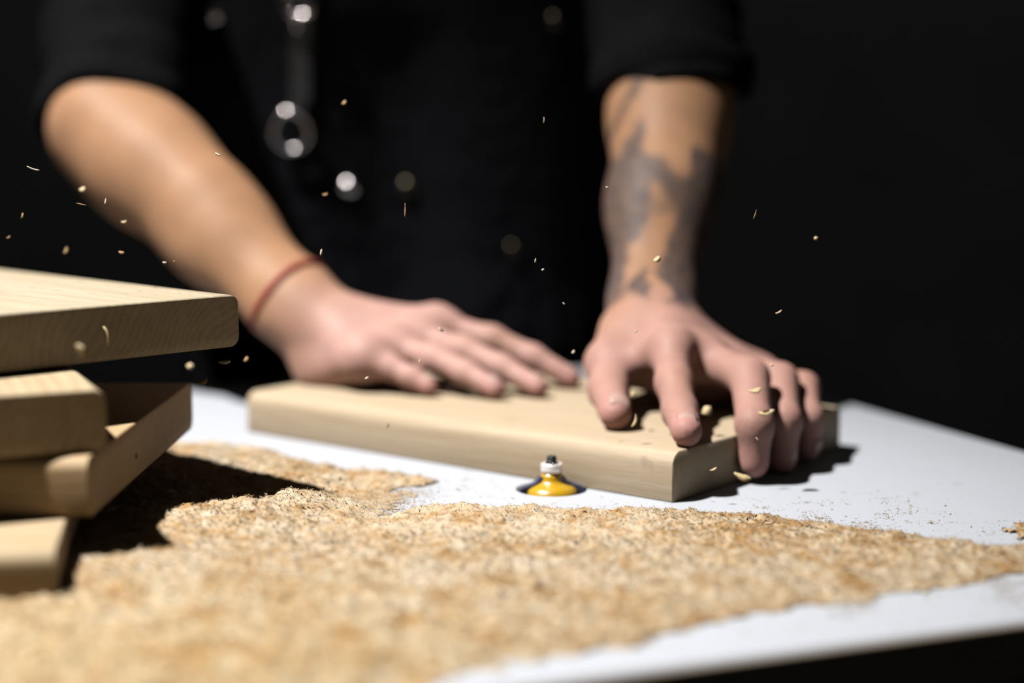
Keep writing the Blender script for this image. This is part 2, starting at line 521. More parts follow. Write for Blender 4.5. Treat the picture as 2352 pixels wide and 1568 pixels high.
UPPER = poly_w([(60, 1110), (100, 1060), (330, 1008), (400, 996), (460, 994), (560, 1016), (640, 1044), (700, 1062), (800, 1079), (860, 1082), (905, 1086), (960, 1098), (1030, 1107), (1000, 1114),
                (930, 1121), (890, 1130), (850, 1140), (790, 1146), (740, 1150), (680, 1160), (600, 1172), (500, 1185), (300, 1200), (60, 1200)])
VEIL = poly_w([(700, 1122), (880, 1126), (960, 1128), (930, 1150), (900, 1180), (870, 1196), (780, 1165)])
PATCH = poly_w([(2330, 1208), (2400, 1200), (2480, 1225), (2420, 1243), (2340, 1238), (2310, 1222)])
MOUNDS = [((1120, 1200), 0.0035, 0.035), ((540, 1205), 0.0065, 0.040), ((740, 1172), 0.003, 0.02), ((880, 1205), -0.004, 0.016), ((250, 1330), 0.004, 0.03), ((1560, 1200), 0.0015, 0.03), ((600, 1400), 0.002, 0.05)]
MW = [(onz(*p)[:2], a, s) for p, a, s in MOUNDS]
def height(x, y):
    jit = (vnoise(x, y, 0.010, 1) - 0.5) * 0.010 + (vnoise(x, y, 0.004, 2) - 0.5) * 0.004
    dm = sdist(x, y, MAIN) + jit
    du = sdist(x, y, UPPER) + jit
    dv = sdist(x, y, VEIL) + jit * 0.6
    dp = sdist(x, y, PATCH) + jit
    left = np.clip((0.12 - x) / 0.35, 0, 1)
    hm = np.where(dm > 0, (0.0035 + 0.0045 * left) * (1 - np.exp(-np.maximum(dm, 0) / 0.011)), -1)
    g = np.zeros_like(x)
    for c, a, s in MW:
        g += a * np.exp(-((x - c[0]) ** 2 + (y - c[1]) ** 2) / (2 * s * s))
    hm = np.where(dm > 0, hm + g * (1 - np.exp(-np.maximum(dm, 0) / 0.008)), hm)
    hu = np.where(du > 0, 0.0042 * (1 - np.exp(-np.maximum(du, 0) / 0.010)), -1)
    hv = np.where(0.75 * vnoise(x, y, 0.0032, 71) + 0.25 * vnoise(x, y, 0.009, 72) < np.clip((dv + 0.014) / 0.026, 0, 1) * 0.95, 0.0002 + 0.0003 * vnoise(x, y, 0.004, 73), -1)
    hp = np.where(dp > 0, 0.004 * (1 - np.exp(-np.maximum(dp, 0) / 0.006)), -1)
    h = np.maximum(np.maximum(hm, hp), np.maximum(hu, hv))
    rim = np.clip((x * en[0] + y * en[1] - T0 - 0.004) / 0.03, 0, 1) * np.clip((x + 0.445) / 0.03, 0, 1)
    h = np.where(h > -0.5, h * rim, h)
    rough = np.clip(h / 0.003, 0, 1)
    clump = np.maximum(vnoise(x, y, 0.0045, 5) - 0.62, 0) * 0.006
    h = np.where(h > -0.5, h + rough * ((vnoise(x, y, 0.014, 3) - 0.5) * 0.0022 + (vnoise(x, y, 0.0035, 4) - 0.5) * 0.0016 + (vnoise(x, y, 0.0018, 6) - 0.5) * 0.0009 + clump), h)
    return h
def dust_col(x, y, k):
    n1 = vnoise(x, y, 0.02, 11); n2 = vnoise(x, y, 0.0055, 12); n3 = vnoise(x, y, 0.0022, 13)
    f = np.clip(0.30 * n1 + 0.40 * n2 + 0.30 * n3 + k + 0.10 * np.clip((x - 0.05) / 0.06, 0, 1) * np.clip((y - 0.74) / 0.05, 0, 1), 0, 1)
    f = np.clip((f - 0.30) / 0.40, 0, 1)
    a = np.array((0.74, 0.62, 0.455)); b = np.array((0.67, 0.49, 0.295)); c = np.array((0.50, 0.295, 0.125))
    lo = a + (b - a) * np.clip(f * 1.6, 0, 1)[:, None]
    g = np.clip((f - 0.72) / 0.28, 0, 1)[:, None]
    gold = (np.clip((0.70 - y) / 0.12, 0, 1) * np.clip((0.06 - x) / 0.15, 0, 1))[:, None]      # yellower towards the front and left
    return (lo + (c - lo) * g) * (1 - gold * np.array((0.0, 0.03, 0.16)))
st = 0.0018
gx = np.arange(-0.46, 0.44, st); gy = np.arange(0.44, 1.03, st)
X, Y = np.meshgrid(gx, gy, indexing='ij')
Hh = height(X.ravel(), Y.ravel()).reshape(X.shape)
# keep only what lies on the bench
sT = X * ea[0] + Y * ea[1]; tT = X * en[0] + Y * en[1]
Hh = np.where((tT > T0 + 0.004) & (sT < S1 - 0.004) & (sT > S0 + 0.004), Hh, -1)
ok = Hh > -0.5
cell = ok[:-1, :-1] & ok[1:, :-1] & ok[1:, 1:] & ok[:-1, 1:]
idx = -np.ones(X.shape, int)
used = np.zeros(X.shape, bool)
used[:-1, :-1] |= cell; used[1:, :-1] |= cell; used[1:, 1:] |= cell; used[:-1, 1:] |= cell
idx[used] = np.arange(used.sum())
dv_ = np.stack([X[used], Y[used], np.maximum(Hh[used], 0.00015)], 1)
ci, cj = np.nonzero(cell)
df_ = np.stack([idx[ci, cj], idx[ci + 1, cj], idx[ci + 1, cj + 1], idx[ci, cj + 1]], 1)
dc_ = dust_col(dv_[:, 0], dv_[:, 1], 0.0)
# shavings lying on it and scattered round it
NF = 230000
fx = rng.uniform(-0.40, 0.43, NF * 3); fy = rng.uniform(0.48, 1.02, NF * 3)
vis = (np.abs(fx) < fy * 0.335 + 0.015)
fx, fy = fx[vis][:NF], fy[vis][:NF]
NX = len(fx)
vlo, vhi = VEIL.min(0) - 0.03, VEIL.max(0) + 0.03
fx = np.concatenate([fx, rng.uniform(vlo[0], vhi[0], 42000)]); fy = np.concatenate([fy, rng.uniform(vlo[1], vhi[1], 42000)])
hz = height(fx, fy)
sT = fx * ea[0] + fy * ea[1]; tT = fx * en[0] + fy * en[1]
onb = (tT > T0 + 0.003) & (sT < S1 - 0.003)
dm = sdist(fx, fy, MAIN); du = sdist(fx, fy, UPPER); dvv = sdist(fx, fy, VEIL)
dd = np.maximum(np.maximum(dm, du), dvv)
pr = np.where(hz > -0.5, 0.75, 0.0)
# loose scatter outside: clumpy, dying away with distance, more of it on the right
cl = vnoise(fx, fy, 0.012, 21) * vnoise(fx, fy, 0.05, 22)
rightw = np.clip((fx - 0.05) / 0.15, 0, 1)
out = np.where(hz <= -0.5, np.exp(dd / (0.012 + 0.012 * rightw)) * (0.25 + 1.6 * np.maximum(cl - 0.25, 0)) * (0.30 + 0.75 * rightw) * (0.3 + 1.2 * (cl > 0.34)) + 0.0022 * (1 + 25 * rightw * (cl > 0.46)), 0)
out = np.maximum(out, np.where(hz <= -0.5, 0.85 * np.clip((dvv + 0.022) / 0.028, 0, 1) ** 1.5, 0))
pr = np.where(hz <= -0.5, out, pr)
pr[NX:] = np.where(hz[NX:] > 0.0012, 0, pr[NX:])
keep = (rng.random(len(fx)) < pr) & onb
fx, fy, hz = fx[keep], fy[keep], hz[keep]
dkeep = dd[keep]; dvv2 = dvv[keep]
# shavings do not lie inside the boards or the hole
def inboard(x, y, org, ang, l, w):
    u = (x - org[0]) * math.cos(ang) + (y - org[1]) * math.sin(ang)
    v = -(x - org[0]) * math.sin(ang) + (y - org[1]) * math.cos(ang)
    return (u > -0.001) & (u < l + 0.001) & (v > -0.001) & (v < w + 0.001)
k2 = ~inboard(fx, fy, B, wang, wl, ww) & ~inboard(fx, fy, o4, a4 - math.pi / 2, l4, 0.21) & (np.hypot(fx - bit[0], fy - bit[1]) > HOLE + 0.0015)
fx, fy, hz, dkeep, dvv2 = fx[k2], fy[k2], hz[k2], dkeep[k2], dvv2[k2]
n = len(fx)
print('flakes', n)
Lf = rng.lognormal(math.log(0.00115), 0.45, n).clip(0.0004, 0.0045)
thin = (hz <= 0.0012)
vl = thin & (dvv2 > -0.02)
Lf = np.where(vl, Lf * 0.55, np.where(thin, Lf * 0.85, Lf))
fine = (fx > -0.10) & (fx < 0.07) & (fy > 0.77) & (hz > 0.0012)
Lf = np.where(fine, Lf * 0.65, Lf)
Wf = Lf * rng.uniform(0.12, 0.45, n)
yaw = rng.uniform(0, 2 * math.pi, n); pit = rng.normal(0, 0.22, n); rol = rng.normal(0, 0.30, n)
pit = np.where(thin, pit * 0.35, pit); rol = np.where(thin, rol * 0.4, rol)
curl = rng.uniform(-0.45, 0.5, n)
d1 = np.stack([np.cos(yaw) * np.cos(pit), np.sin(yaw) * np.cos(pit), np.sin(pit)], 1)
d2 = np.stack([-np.sin(yaw) * np.cos(rol), np.cos(yaw) * np.cos(rol), np.sin(rol)], 1)
d3 = np.cross(d1, d2)
base = np.stack([fx, fy, np.maximum(hz, 0) + rng.uniform(0.0001, 0.0007, n) * np.where(thin, 0.5, 1) + 0.45 * Lf * np.abs(np.sin(pit))], 1)
tv = np.array((-0.5, 0.0, 0.5))
fv = np.zeros((n, 3, 2, 3))
for a in range(3):
    for b2, sgn in enumerate((-0.5, 0.5)):
        fv[:, a, b2] = base + d1 * (Lf * tv[a])[:, None] + d2 * (Wf * sgn * (0.6 if a != 1 else 1.0))[:, None] + d3 * (curl * Lf * (0.5 if a != 1 else -0.3))[:, None]
fv[:, :, :, 2] = np.maximum(fv[:, :, :, 2], 0.0002)
fv = fv.reshape(-1, 3)
o0 = np.arange(n)[:, None] * 6 + len(dv_)
ff = np.concatenate([o0 + np.array((0, 2, 3, 1)), o0 + np.array((2, 4, 5, 3))], 0)
fc = dust_col(fx, fy, 0.0) * 0.45 + dust_col(fx, fy, 0.1)[::-1][rng.permutation(n)] * 0.25 + 0.30 * np.array((0.75, 0.62, 0.42))
fc = fc * rng.uniform(0.88, 1.24, n)[:, None]
dk = rng.random(n) < 0.07
fc[dk] = fc[dk] * np.array((0.80, 0.62, 0.42))
fc = np.repeat(fc, 6, 0)
me = np_mesh('sawdust', np.concatenate([dv_, fv]), np.concatenate([df_, ff]))
me.materials.append(M_heap)
me.polygons.foreach_set('material_index', np.concatenate([np.zeros(len(df_), np.int32), np.ones(len(ff), np.int32)]))
set_col(me, 'tint', np.concatenate([dc_, fc]).clip(0, 0.95))
saw = link('sawdust', me, M_dust)
tag(saw, 'heaps of pale oak sawdust and fine shavings spread over the bench', 'sawdust', kind='stuff')
del fv, ff, fc, base, d1, d2, d3

# ------------------------------------------------------------------ the person: signed distance fields and surface nets
def cap(a, b, ra, rb, n=None, flat=1.0):
    return (np.asarray(a, float), np.asarray(b, float), ra, rb, None if n is None else np.asarray(n, float) / np.linalg.norm(n), flat)
def sd(p, pr):
    a, b, ra, rb, n, fl = pr
    q = p - a.astype(p.dtype)
    ba = (b - a)
    if n is not None:
        k = 1.0 / fl - 1.0
        q = q + k * (q @ n.astype(p.dtype))[..., None] * n.astype(p.dtype)
        ba = ba + k * (ba @ n) * n
    L2 = float(ba @ ba)
    if L2 < 1e-10:
        return np.sqrt((q * q).sum(-1)) - ra
    t = np.clip((q @ ba.astype(p.dtype)) / L2, 0, 1)
    q = q - t[..., None] * ba.astype(p.dtype)
    return np.sqrt((q * q).sum(-1)) - (ra + (rb - ra) * t)
def smin(a, b, k):
    h = np.maximum(k - np.abs(a - b), 0) / k
    return np.minimum(a, b) - h * h * k * 0.25
class Field:
    def __init__(s, lo, hi, h):
        s.h = h; s.lo = np.array(lo, float)
        s.n = np.ceil((np.array(hi) - s.lo) / h).astype(int) + 1
        s.F = np.full(tuple(s.n), 0.2, np.float32)
    def box(s, prims, m):
        lo = np.min([np.minimum(p[0], p[1]) - max(p[2], p[3]) - m for p in prims], 0)
        hi = np.max([np.maximum(p[0], p[1]) + max(p[2], p[3]) + m for p in prims], 0)
        i0 = np.clip(np.floor((lo - s.lo) / s.h).astype(int), 0, s.n - 1)
        i1 = np.clip(np.ceil((hi - s.lo) / s.h).astype(int) + 1, 1, s.n)
        return tuple(slice(a, b) for a, b in zip(i0, i1))
    def pts(s, sl):
        ax = [(np.arange(q.start, q.stop) * s.h + s.lo[i]).astype(np.float32) for i, q in enumerate(sl)]
        return np.stack(np.meshgrid(*ax, indexing='ij'), -1)
    def add(s, prims, k_in, k_out, m=0.03):
        """chain the prims together with k_in, join the result to the field with k_out"""
        sl = s.box(prims, m)
        p = s.pts(sl)
        d = None
        for pr in prims:
            e = sd(p, pr)
            d = e if d is None else smin(d, e, k_in)
        s.F[sl] = smin(s.F[sl], d.astype(np.float32), k_out) if k_out > 0 else np.minimum(s.F[sl], d)
    def add_groups(s, groups, k_in, k_mid, k_out, m=0.03):
        """several chains (fingers) kept apart from one another, then joined to the field"""
        allp = [q for g in groups for q in g]
        sl = s.box(allp, m)
        p = s.pts(sl)
        tot = None
        for g in groups:
            d = None
            for pr in g:
                e = sd(p, pr)
                d = e if d is None else smin(d, e, k_in)
            tot = d if tot is None else smin(tot, d, k_mid)
        s.F[sl] = smin(s.F[sl], tot.astype(np.float32), k_out)
    def mesh(s):
        F = s.F
        ins = F < 0
        nx, ny, nz = F.shape
        cnt = np.zeros((nx - 1, ny - 1, nz - 1), np.uint8)
        for dx in (0, 1):
            for dy in (0, 1):
                for dz in (0, 1):
                    cnt += ins[dx:nx - 1 + dx, dy:ny - 1 + dy, dz:nz - 1 + dz]
        I = np.argwhere((cnt > 0) & (cnt < 8))
        del cnt
        cs = np.array([(a, b, c) for a in (0, 1) for b in (0, 1) for c in (0, 1)])
        v = np.stack([F[I[:, 0] + c[0], I[:, 1] + c[1], I[:, 2] + c[2]] for c in cs], 1)
        acc = np.zeros((len(I), 3)); num = np.zeros(len(I))
        for i in range(8):
            for j in range(i + 1, 8):
                if np.abs(cs[i] - cs[j]).sum() != 1: continue
                m = (v[:, i] < 0) != (v[:, j] < 0)
                den = np.where(m, v[:, i] - v[:, j], 1.0)
                t = np.where(m, v[:, i] / den, 0)
                acc += np.where(m[:, None], cs[i] + (cs[j] - cs[i]) * t[:, None], 0)
                num += m
        V = (I + acc / num[:, None]) * s.h + s.lo
        flat = (I[:, 0].astype(np.int64) * (ny - 1) + I[:, 1]) * (nz - 1) + I[:, 2]
        faces = []
        for ax in range(3):
            sl0 = [slice(1, -1)] * 3; sl1 = [slice(1, -1)] * 3
            sl0[ax] = slice(0, -1); sl1[ax] = slice(1, None)
            a, b = ins[tuple(sl0)], ins[tuple(sl1)]
            E = np.argwhere(a != b)
            off = np.ones(3, int); off[ax] = 0
            E = E + off
            sg = ins[E[:, 0], E[:, 1], E[:, 2]]
            u, w = (ax + 1) % 3, (ax + 2) % 3
            q = []
            for du, dw in ((-1, -1), (0, -1), (0, 0), (-1, 0)):
                c = E.copy(); c[:, u] += du; c[:, w] += dw
                q.append(np.searchsorted(flat, (c[:, 0].astype(np.int64) * (ny - 1) + c[:, 1]) * (nz - 1) + c[:, 2]))
            q = np.stack(q, 1)
            q[~sg] = q[~sg][:, ::-1]
            faces.append(q)
        return V, np.concatenate(faces)

def endface(px, py, off):               # a point just off the right-hand end of the work board on that sight line
    d = ray(px, py)
    a2 = np.array((A[0], A[1])) + off * wdir
    # CAM + d*k : its component along wdir equals that of a2
    k = (a2 @ wdir - CAM[:2] @ wdir) / (d[:2] @ wdir)
    return CAM + d * k
BT = 0.0289                              # board top

# --- hand on the board's far half (fingers point to the right in the picture): the person's right hand
rW = P(668, 690, 1.150); rE = P(262, 305, 1.275); rS = np.array((-0.352, 1.47, 0.455))
ra = (rE - rW) / np.linalg.norm(rE - rW)
r_w2 = P(735, 745, 1.140)
rM = [P(836, 824, 1.088), P(895, 796, 1.105), P(947, 772, 1.118), P(1002, 748, 1.132)]       # knuckles: little, ring, middle, index
rT = [onz(985, 889, BT + 0.0068), onz(1138, 893, BT + 0.0075), onz(1236, 889, BT + 0.0075), onz(1312, 869, BT + 0.0075)]
def finger(m, t, lift, fr=(0.42, 0.72), rad=(0.0100, 0.0090, 0.0082, 0.0072)):
    p1 = m + (t - m) * fr[0] + np.array((0, 0, lift)); p2 = m + (t - m) * fr[1] + np.array((0, 0, lift * 0.75))
    return [cap(m, p1, rad[0], rad[1]), cap(p1, p2, rad[1], rad[2]), cap(p2, t, rad[2], rad[3])]
rFing = [finger(rM[0], rT[0], 0.002, rad=(0.0092, 0.0080, 0.0072, 0.0064)), finger(rM[1], rT[1], 0.004), finger(rM[2], rT[2], 0.005, rad=(0.0105, 0.0094, 0.0084, 0.0074)), finger(rM[3], rT[3], 0.006, rad=(0.0105, 0.0094, 0.0084, 0.0073))]
thC = rW + np.array((0.030, 0.020, -0.010)); thM = np.array((-0.098, 1.180, 0.052)); thI = np.array((-0.072, 1.194, 0.044)); thT = np.array((-0.048, 1.190, 0.0395))
rThumb = [cap(thC, thM, 0.017, 0.0125), cap(thM, thI, 0.0115, 0.0105), cap(thI, thT, 0.0105, 0.0085)]
# --- hand over the board's end: the person's left hand
lW = P(1500, 700, 1.085); lE = P(1542, 165, 1.245); lS = np.array((0.115, 1.47, 0.455))
lM = [P(1738, 862, 1.040), P(1668, 838, 1.020), P(1612, 822, 1.000), P(1542, 806, 0.985)]    # little, ring, middle, index
lI = [cap(lM[3], P(1548, 880, 0.950), 0.0118, 0.0110), cap(P(1548, 880, 0.950), P(1562, 945, 0.922), 0.0110, 0.0102), cap(P(1562, 945, 0.922), onz(1577, 990, BT + 0.0090), 0.0102, 0.0090)]
def over(m, pip, dip, tip, r):
    return [cap(m, pip, r * 1.12, r * 1.03), cap(pip, dip, r * 1.06, r * 0.96), cap(dip, tip, r * 0.95, r * 0.82)]
lMi = over(lM[2], P(1722, 868, 0.958), endface(1733, 975, 0.0090), endface(1731, 1062, 0.0092), 0.0112)
lRi = over(lM[1], P(1792, 874, 0.990), endface(1802, 965, 0.0085), endface(1798, 1055, 0.0086), 0.0104)
lLi = over(lM[0], P(1846, 889, 1.008), endface(1858, 960, 0.0075), endface(1857, 1030, 0.0076), 0.0090)
tC = P(1435, 770, 1.050); tM = P(1400, 835, 1.015); tI = P(1398, 895, 0.985); tT = onz(1413, 950, BT + 0.0100)
lTh = [cap(tC, tM, 0.0175, 0.0132), cap(tM, tI, 0.0125, 0.0118), cap(tI, tT, 0.0122, 0.0098)]

def arm(Fd, W, E, Sh, axisn, wn, fl=0.68, w=0.031, bulk=0.041, mid=0.0365):
    f1 = E + (W - E) * 0.22; f2 = E + (W - E) * 0.62
    Fd.add([cap(Sh, E + (Sh - E) * 0.3, 0.058, 0.046), cap(E + (Sh - E) * 0.3, E, 0.046, 0.040), cap(E, f1, 0.041, bulk + 0.001), cap(f1, f2, bulk + 0.001, mid, wn, 0.92), cap(f2, W, mid, w, wn, fl + 0.08)], 0.03, 0.03, 0.05)
BODY_LO, BODY_HI = (-0.46, 0.86, -0.06), (0.26, 1.74, 0.86)
fd = Field(BODY_LO, BODY_HI, 0.0025)
# trunk, neck, head
TRUNK = [cap((-0.185, 1.60, -0.03), (-0.195, 1.525, 0.36), 0.118, 0.115), cap((-0.025, 1.60, -0.03), (-0.015, 1.525, 0.36), 0.118, 0.115),
         cap((-0.315, 1.49, 0.445), (0.095, 1.49, 0.445), 0.066, 0.066), cap((-0.105, 1.50, 0.40), (-0.105, 1.50, 0.46), 0.10, 0.08)]
fd.add(TRUNK, 0.06, 0.03, 0.06)
hc = np.array((-0.105, 1.375, 0.665))
HEAD = [cap((-0.105, 1.475, 0.50), (-0.105, 1.415, 0.60), 0.058, 0.054), cap(hc + (0, 0.02, 0.02), hc + (0, 0.045, 0.035), 0.082, 0.080), cap(hc + (0, -0.03, -0.02), hc + (0, -0.045, -0.065), 0.062, 0.040)]
fd.add(HEAD, 0.04, 0.04, 0.05)
fd.add([cap(hc + (0, -0.088, 0.0), hc + (0, -0.108, -0.028), 0.008, 0.013)], 0.01, 0.012)                    # nose
fd.add([cap(hc + (-0.022, -0.074, -0.058), hc + (0.022, -0.074, -0.058), 0.007, 0.007)], 0.01, 0.010)        # lips
for sg in (-1, 1):
    fd.add([cap(hc + (sg * 0.012, -0.082, 0.022), hc + (sg * 0.046, -0.070, 0.020), 0.009, 0.009)], 0.01, 0.014)   # brow
    fd.add([cap(hc + (sg * 0.080, 0.012, 0.020), hc + (sg * 0.080, 0.016, -0.024), 0.017, 0.011, (1, 0, 0), 0.45)], 0.01, 0.010)  # ear
# arms
right_n = np.cross(ra, np.array((0.6, 0.8, 0.0))); right_n /= np.linalg.norm(right_n)
wn_r = np.array((-0.25, -0.62, 0.74)); wn_l = np.array((0.15, -0.85, 0.5))
arm(fd, rW, rE, rS, None, wn_r, bulk=0.0425)
arm(fd, lW, lE, lS, None, wn_l, bulk=0.0385, w=0.0295, mid=0.0345)
fd.add([cap(rE + (-0.004, -0.012, 0.008), rE + (rW - rE) * 0.45 + np.array((0.008, -0.008, 0.006)), 0.034, 0.030)], 0.01, 0.03)   # forearm muscle
fd.add([cap(lE + (0.008, -0.012, 0.0), lE + (lW - lE) * 0.5 + np.array((0.006, -0.006, 0.0)), 0.032, 0.028)], 0.01, 0.03)
# right palm
heel = P(742, 846, 1.128)
fd.add([cap(rW, r_w2, 0.029, 0.026, wn_r, 0.70)] + [cap(r_w2, m, 0.021, 0.0128) for m in rM] + [cap(heel, rM[0], 0.0150, 0.0120), cap(heel, (heel + rM[0]) / 2 + np.array((0.0, 0.004, -0.004)), 0.015, 0.012), cap(heel, rW, 0.017, 0.022), cap(rM[0], rM[3], 0.0105, 0.0115)], 0.014, 0.016)
fd.add_groups(rFing, 0.006, 0.0015, 0.009)
fd.add(rThumb, 0.008, 0.010)
for k in range(4):
    fd.add([cap(rM[k] + (0, 0, 0.0035), rM[k] + (rT[k] - rM[k]) * 0.08 + np.array((0, 0, 0.0035)), 0.0095, 0.0085)], 0.004, 0.008)
# left palm
lP = P(1500, 745, 1.060)
fd.add([cap(lW, lP, 0.0285, 0.027, wn_l, 0.72)] + [cap(lP, m, 0.0215, 0.0125) for m in lM] + [cap(lM[0], lM[3], 0.0110, 0.0120), cap(lP, tM, 0.022, 0.0125)], 0.015, 0.016)
fd.add_groups([lI, lMi, lRi, lLi], 0.006, 0.0015, 0.009)
fd.add_groups([lTh], 0.008, 0.001, 0.010)
fd.add([cap(lM[3] + (0, -0.002, 0.004), lM[3] + (0.001, -0.008, 0.002), 0.0095, 0.009)], 0.004, 0.008)
fd.add([cap(tM, lM[3] + np.array((-0.004, 0.012, -0.006)), 0.009, 0.009)], 0.004, 0.014)      # web of the thumb
fd.add([cap(P(1475, 815, 1.050), P(1640, 872, 1.030), 0.0170, 0.0150), cap(P(1640, 872, 1.030), P(1735, 892, 1.045), 0.0150, 0.0125), cap(P(1450, 850, 1.030), P(1530, 860, 1.015), 0.0110, 0.0130)], 0.01, 0.012)
# the hands rest on the board: flatten what would sink into it
def flatten(Fd, lo, hi, z):
    i0 = np.clip(((np.array(lo) - Fd.lo) / Fd.h).astype(int), 0, Fd.n - 1); i1 = np.clip(((np.array(hi) - Fd.lo) / Fd.h).astype(int), 1, Fd.n)
    sl = tuple(slice(a, b) for a, b in zip(i0, i1))
    p = Fd.pts(sl)
    inb = inboard(p[..., 0], p[..., 1], B, wang, wl, ww)
    Fd.F[sl] = np.where(inb, np.maximum(Fd.F[sl], z - p[..., 2]), Fd.F[sl])
flatten(fd, (-0.2, 0.87, -0.05), (0.25, 1.26, 0.05), BT + 0.0002)
V, Q = fd.mesh()
del fd
print('body', len(V), len(Q))
# skin tints
def segdist(p, a, b):
    ba = b - a
    t = np.clip(((p - a) @ ba) / (ba @ ba), 0, 1)
    return np.linalg.norm(p - a - t[:, None] * ba, axis=1), t
tan_ = np.array((0.49, 0.265, 0.145)); pink = np.array((0.64, 0.375, 0.315)); red = np.array((0.69, 0.315, 0.285))
col = np.tile(tan_, (len(V), 1))
dR = np.min([np.linalg.norm(V - m, axis=1) for m in rM + rT], 0); dL = np.min([np.linalg.norm(V - m, axis=1) for m in lM + [tT, tI, lI[2][1], lMi[2][1], lRi[2][1], lLi[2][1], lMi[0][1]]], 0)
wgt = np.clip(1 - (np.minimum(dR, dL) - 0.035) / 0.06, 0, 1)[:, None]
pink = np.where((dL < dR)[:, None], pink * np.array((0.86, 0.82, 0.80)), pink)  # weaker lamp light on the left hand, put into its skin colour
col = col + (pink - col) * wgt
dK = np.min([np.linalg.norm(V - m, axis=1) for m in rM + lM + rT + [q[2][1] for q in (lI, lMi, lRi, lLi)] + [tT]], 0)
col = col + (red - col) * (0.75 * np.clip(1 - dK / 0.016, 0, 1))[:, None]
n3 = vnoise(V[:, 0] * 1.0 + V[:, 2] * 0.7, V[:, 1] + V[:, 2] * 0.6, 0.012, 31)
col *= (0.93 + 0.14 * n3)[:, None]
# tattoo on the left forearm, laid out along the arm (t) and round it (ang, 0 facing away from the body's back)
axl = (lW - lE) / np.linalg.norm(lW - lE)
dseg, tt = segdist(V, lE, lW)
sidev = np.array((1.0, 0, 0)); sidev = sidev - axl * (sidev @ axl); sidev /= np.linalg.norm(sidev)
frv = np.cross(axl, sidev); frv = frv * np.sign(frv @ np.array((0, -1, 0.2)))
rel = V - lE
ang = np.arctan2(rel @ sidev, rel @ frv)
tun = (rel @ axl) / np.linalg.norm(lW - lE)
wob = (vnoise(ang * 0.05, tun * 0.25, 0.020, 41) - 0.5) * 0.22 + (vnoise(ang * 0.05, tun * 0.25, 0.007, 42) - 0.5) * 0.10
t_ = tun - 0.17 + wob * 0.35; a_ = ang + wob * 1.2
def sm(x, w): return np.clip(x / w + 0.5, 0, 1)
ink = np.zeros(len(V))
def blot(cond_list, val):
    global ink
    m = np.ones(len(V))
    for c in cond_list: m = m * c
    ink = np.maximum(ink, m * val)
# outer side: a long dark field from a third of the way down to the wrist
blot([sm(a_ - (0.62 - 0.45 * sm(t_ - 0.50, 0.5)), 0.10), sm(t_ - 0.33, 0.05), sm(0.97 - t_, 0.06)], 0.93)
# inner side field
blot([sm(-a_ - (0.42 - 0.25 * sm(t_ - 0.40, 0.25)), 0.10), sm(t_ - 0.27 + 0.10 * (a_ + 0.9), 0.05), sm(0.92 - t_, 0.05)], 0.88)
# cross band and flames between
blot([sm(0.055 - np.abs(t_ - 0.46 - 0.03 * np.sin(3 * a_)), 0.03), sm(a_ + 0.75, 0.1), sm(0.5 - a_, 0.1)], 0.85)
blot([sm(0.030 - np.abs(t_ - 0.565 + 0.08 * a_), 0.03), sm(a_ + 0.6, 0.1), sm(0.5 - a_, 0.1)], 0.45)
blot([sm(0.06 - np.abs(t_ - 0.77 - 0.04 * np.sin(4 * a_)), 0.03), sm(a_ + 0.05, 0.1)], 0.85)
# short stripes near the elbow
blot([sm(0.035 - np.abs(t_ - 0.09 - 0.16 * (a_ + 0.75) * -1.0), 0.03), sm(-a_ - 0.35, 0.1)], 0.75)
# bare skin flames let back in
flame = sm(0.075 - np.abs(t_ - 0.675 + 0.16 * a_), 0.03) * sm(a_ + 0.72, 0.12) * sm(0.22 - a_, 0.1)
ink = ink * (1 - 0.85 * flame)
arml = (dseg < 0.075) & (tun > -0.1) & (tun < 1.15) & (V[:, 0] > -0.02)
ink = np.where(arml, ink, 0) * (0.85 + 0.3 * (vnoise(ang * 0.05, tun * 0.25, 0.006, 43) - 0.5))
inkc = np.array((0.050, 0.054, 0.064))
col = col + (inkc - col) * np.clip(ink, 0, 0.97)[:, None]
me = np_mesh('person', V, Q)
set_col(me, 'tint', col.clip(0.01, 0.95))
person = link('person', me, M_skin)
tag(person, 'person in black workwear pressing an oak board down on the bench with both hands', 'person')

# fingernails: small curved plates on the tips that show
def nail(tip, direc, up, w, l, r):
    d = np.array(direc, float); d /= np.linalg.norm(d)
    u = np.array(up, float); u = u - d * (u @ d); u /= np.linalg.norm(u)
    s = np.cross(d, u)
    bm = bmesh.new()
    g = []
    for i in range(7):
        row = []
        for j in range(7):
            a = (j / 6 - 0.5) * 2.0 * w / r
            x = (i / 6 - 0.5)
            tap = 1.0 - 0.35 * max(0, abs(x) - 0.3) / 0.2 * 0.6
            p = np.array(tip) + d * (x * l - 0.0016) + s * (math.sin(a * tap) * r) + u * (math.cos(a * tap) * r + 0.0005 - 0.0032 * max(0, x + 0.05) ** 2 * 4)
            row.append(bm.verts.new(p))
        g.append(row)
    for i in range(6):
        for j in range(6):
            bm.faces.new((g[i][j], g[i + 1][j], g[i + 1][j + 1], g[i][j + 1]))
    o = from_bm('fingernail', bm, M_nail, person)
    md = o.modifiers.new('s', 'SOLIDIFY'); md.thickness = 0.0006; md.offset = -1
    return o
for ch, up, r, w in ((lI, (0, -0.55, 0.8), 0.0086, 0.0062), (lMi, tuple(np.append(wdir, 0.15)), 0.0084, 0.0060), (lRi, tuple(np.append(wdir, 0.15)), 0.0082, 0.0058), (lLi, tuple(np.append(wdir, 0.15)), 0.0072, 0.0050),
                     (lTh, (0.30, -0.5, 0.75), 0.0104, 0.0075)):
    t0, t1 = ch[2][0], ch[2][1]
    nail(t1, t1 - t0, up, w, 0.0105 if ch is not lTh else 0.0135, r)
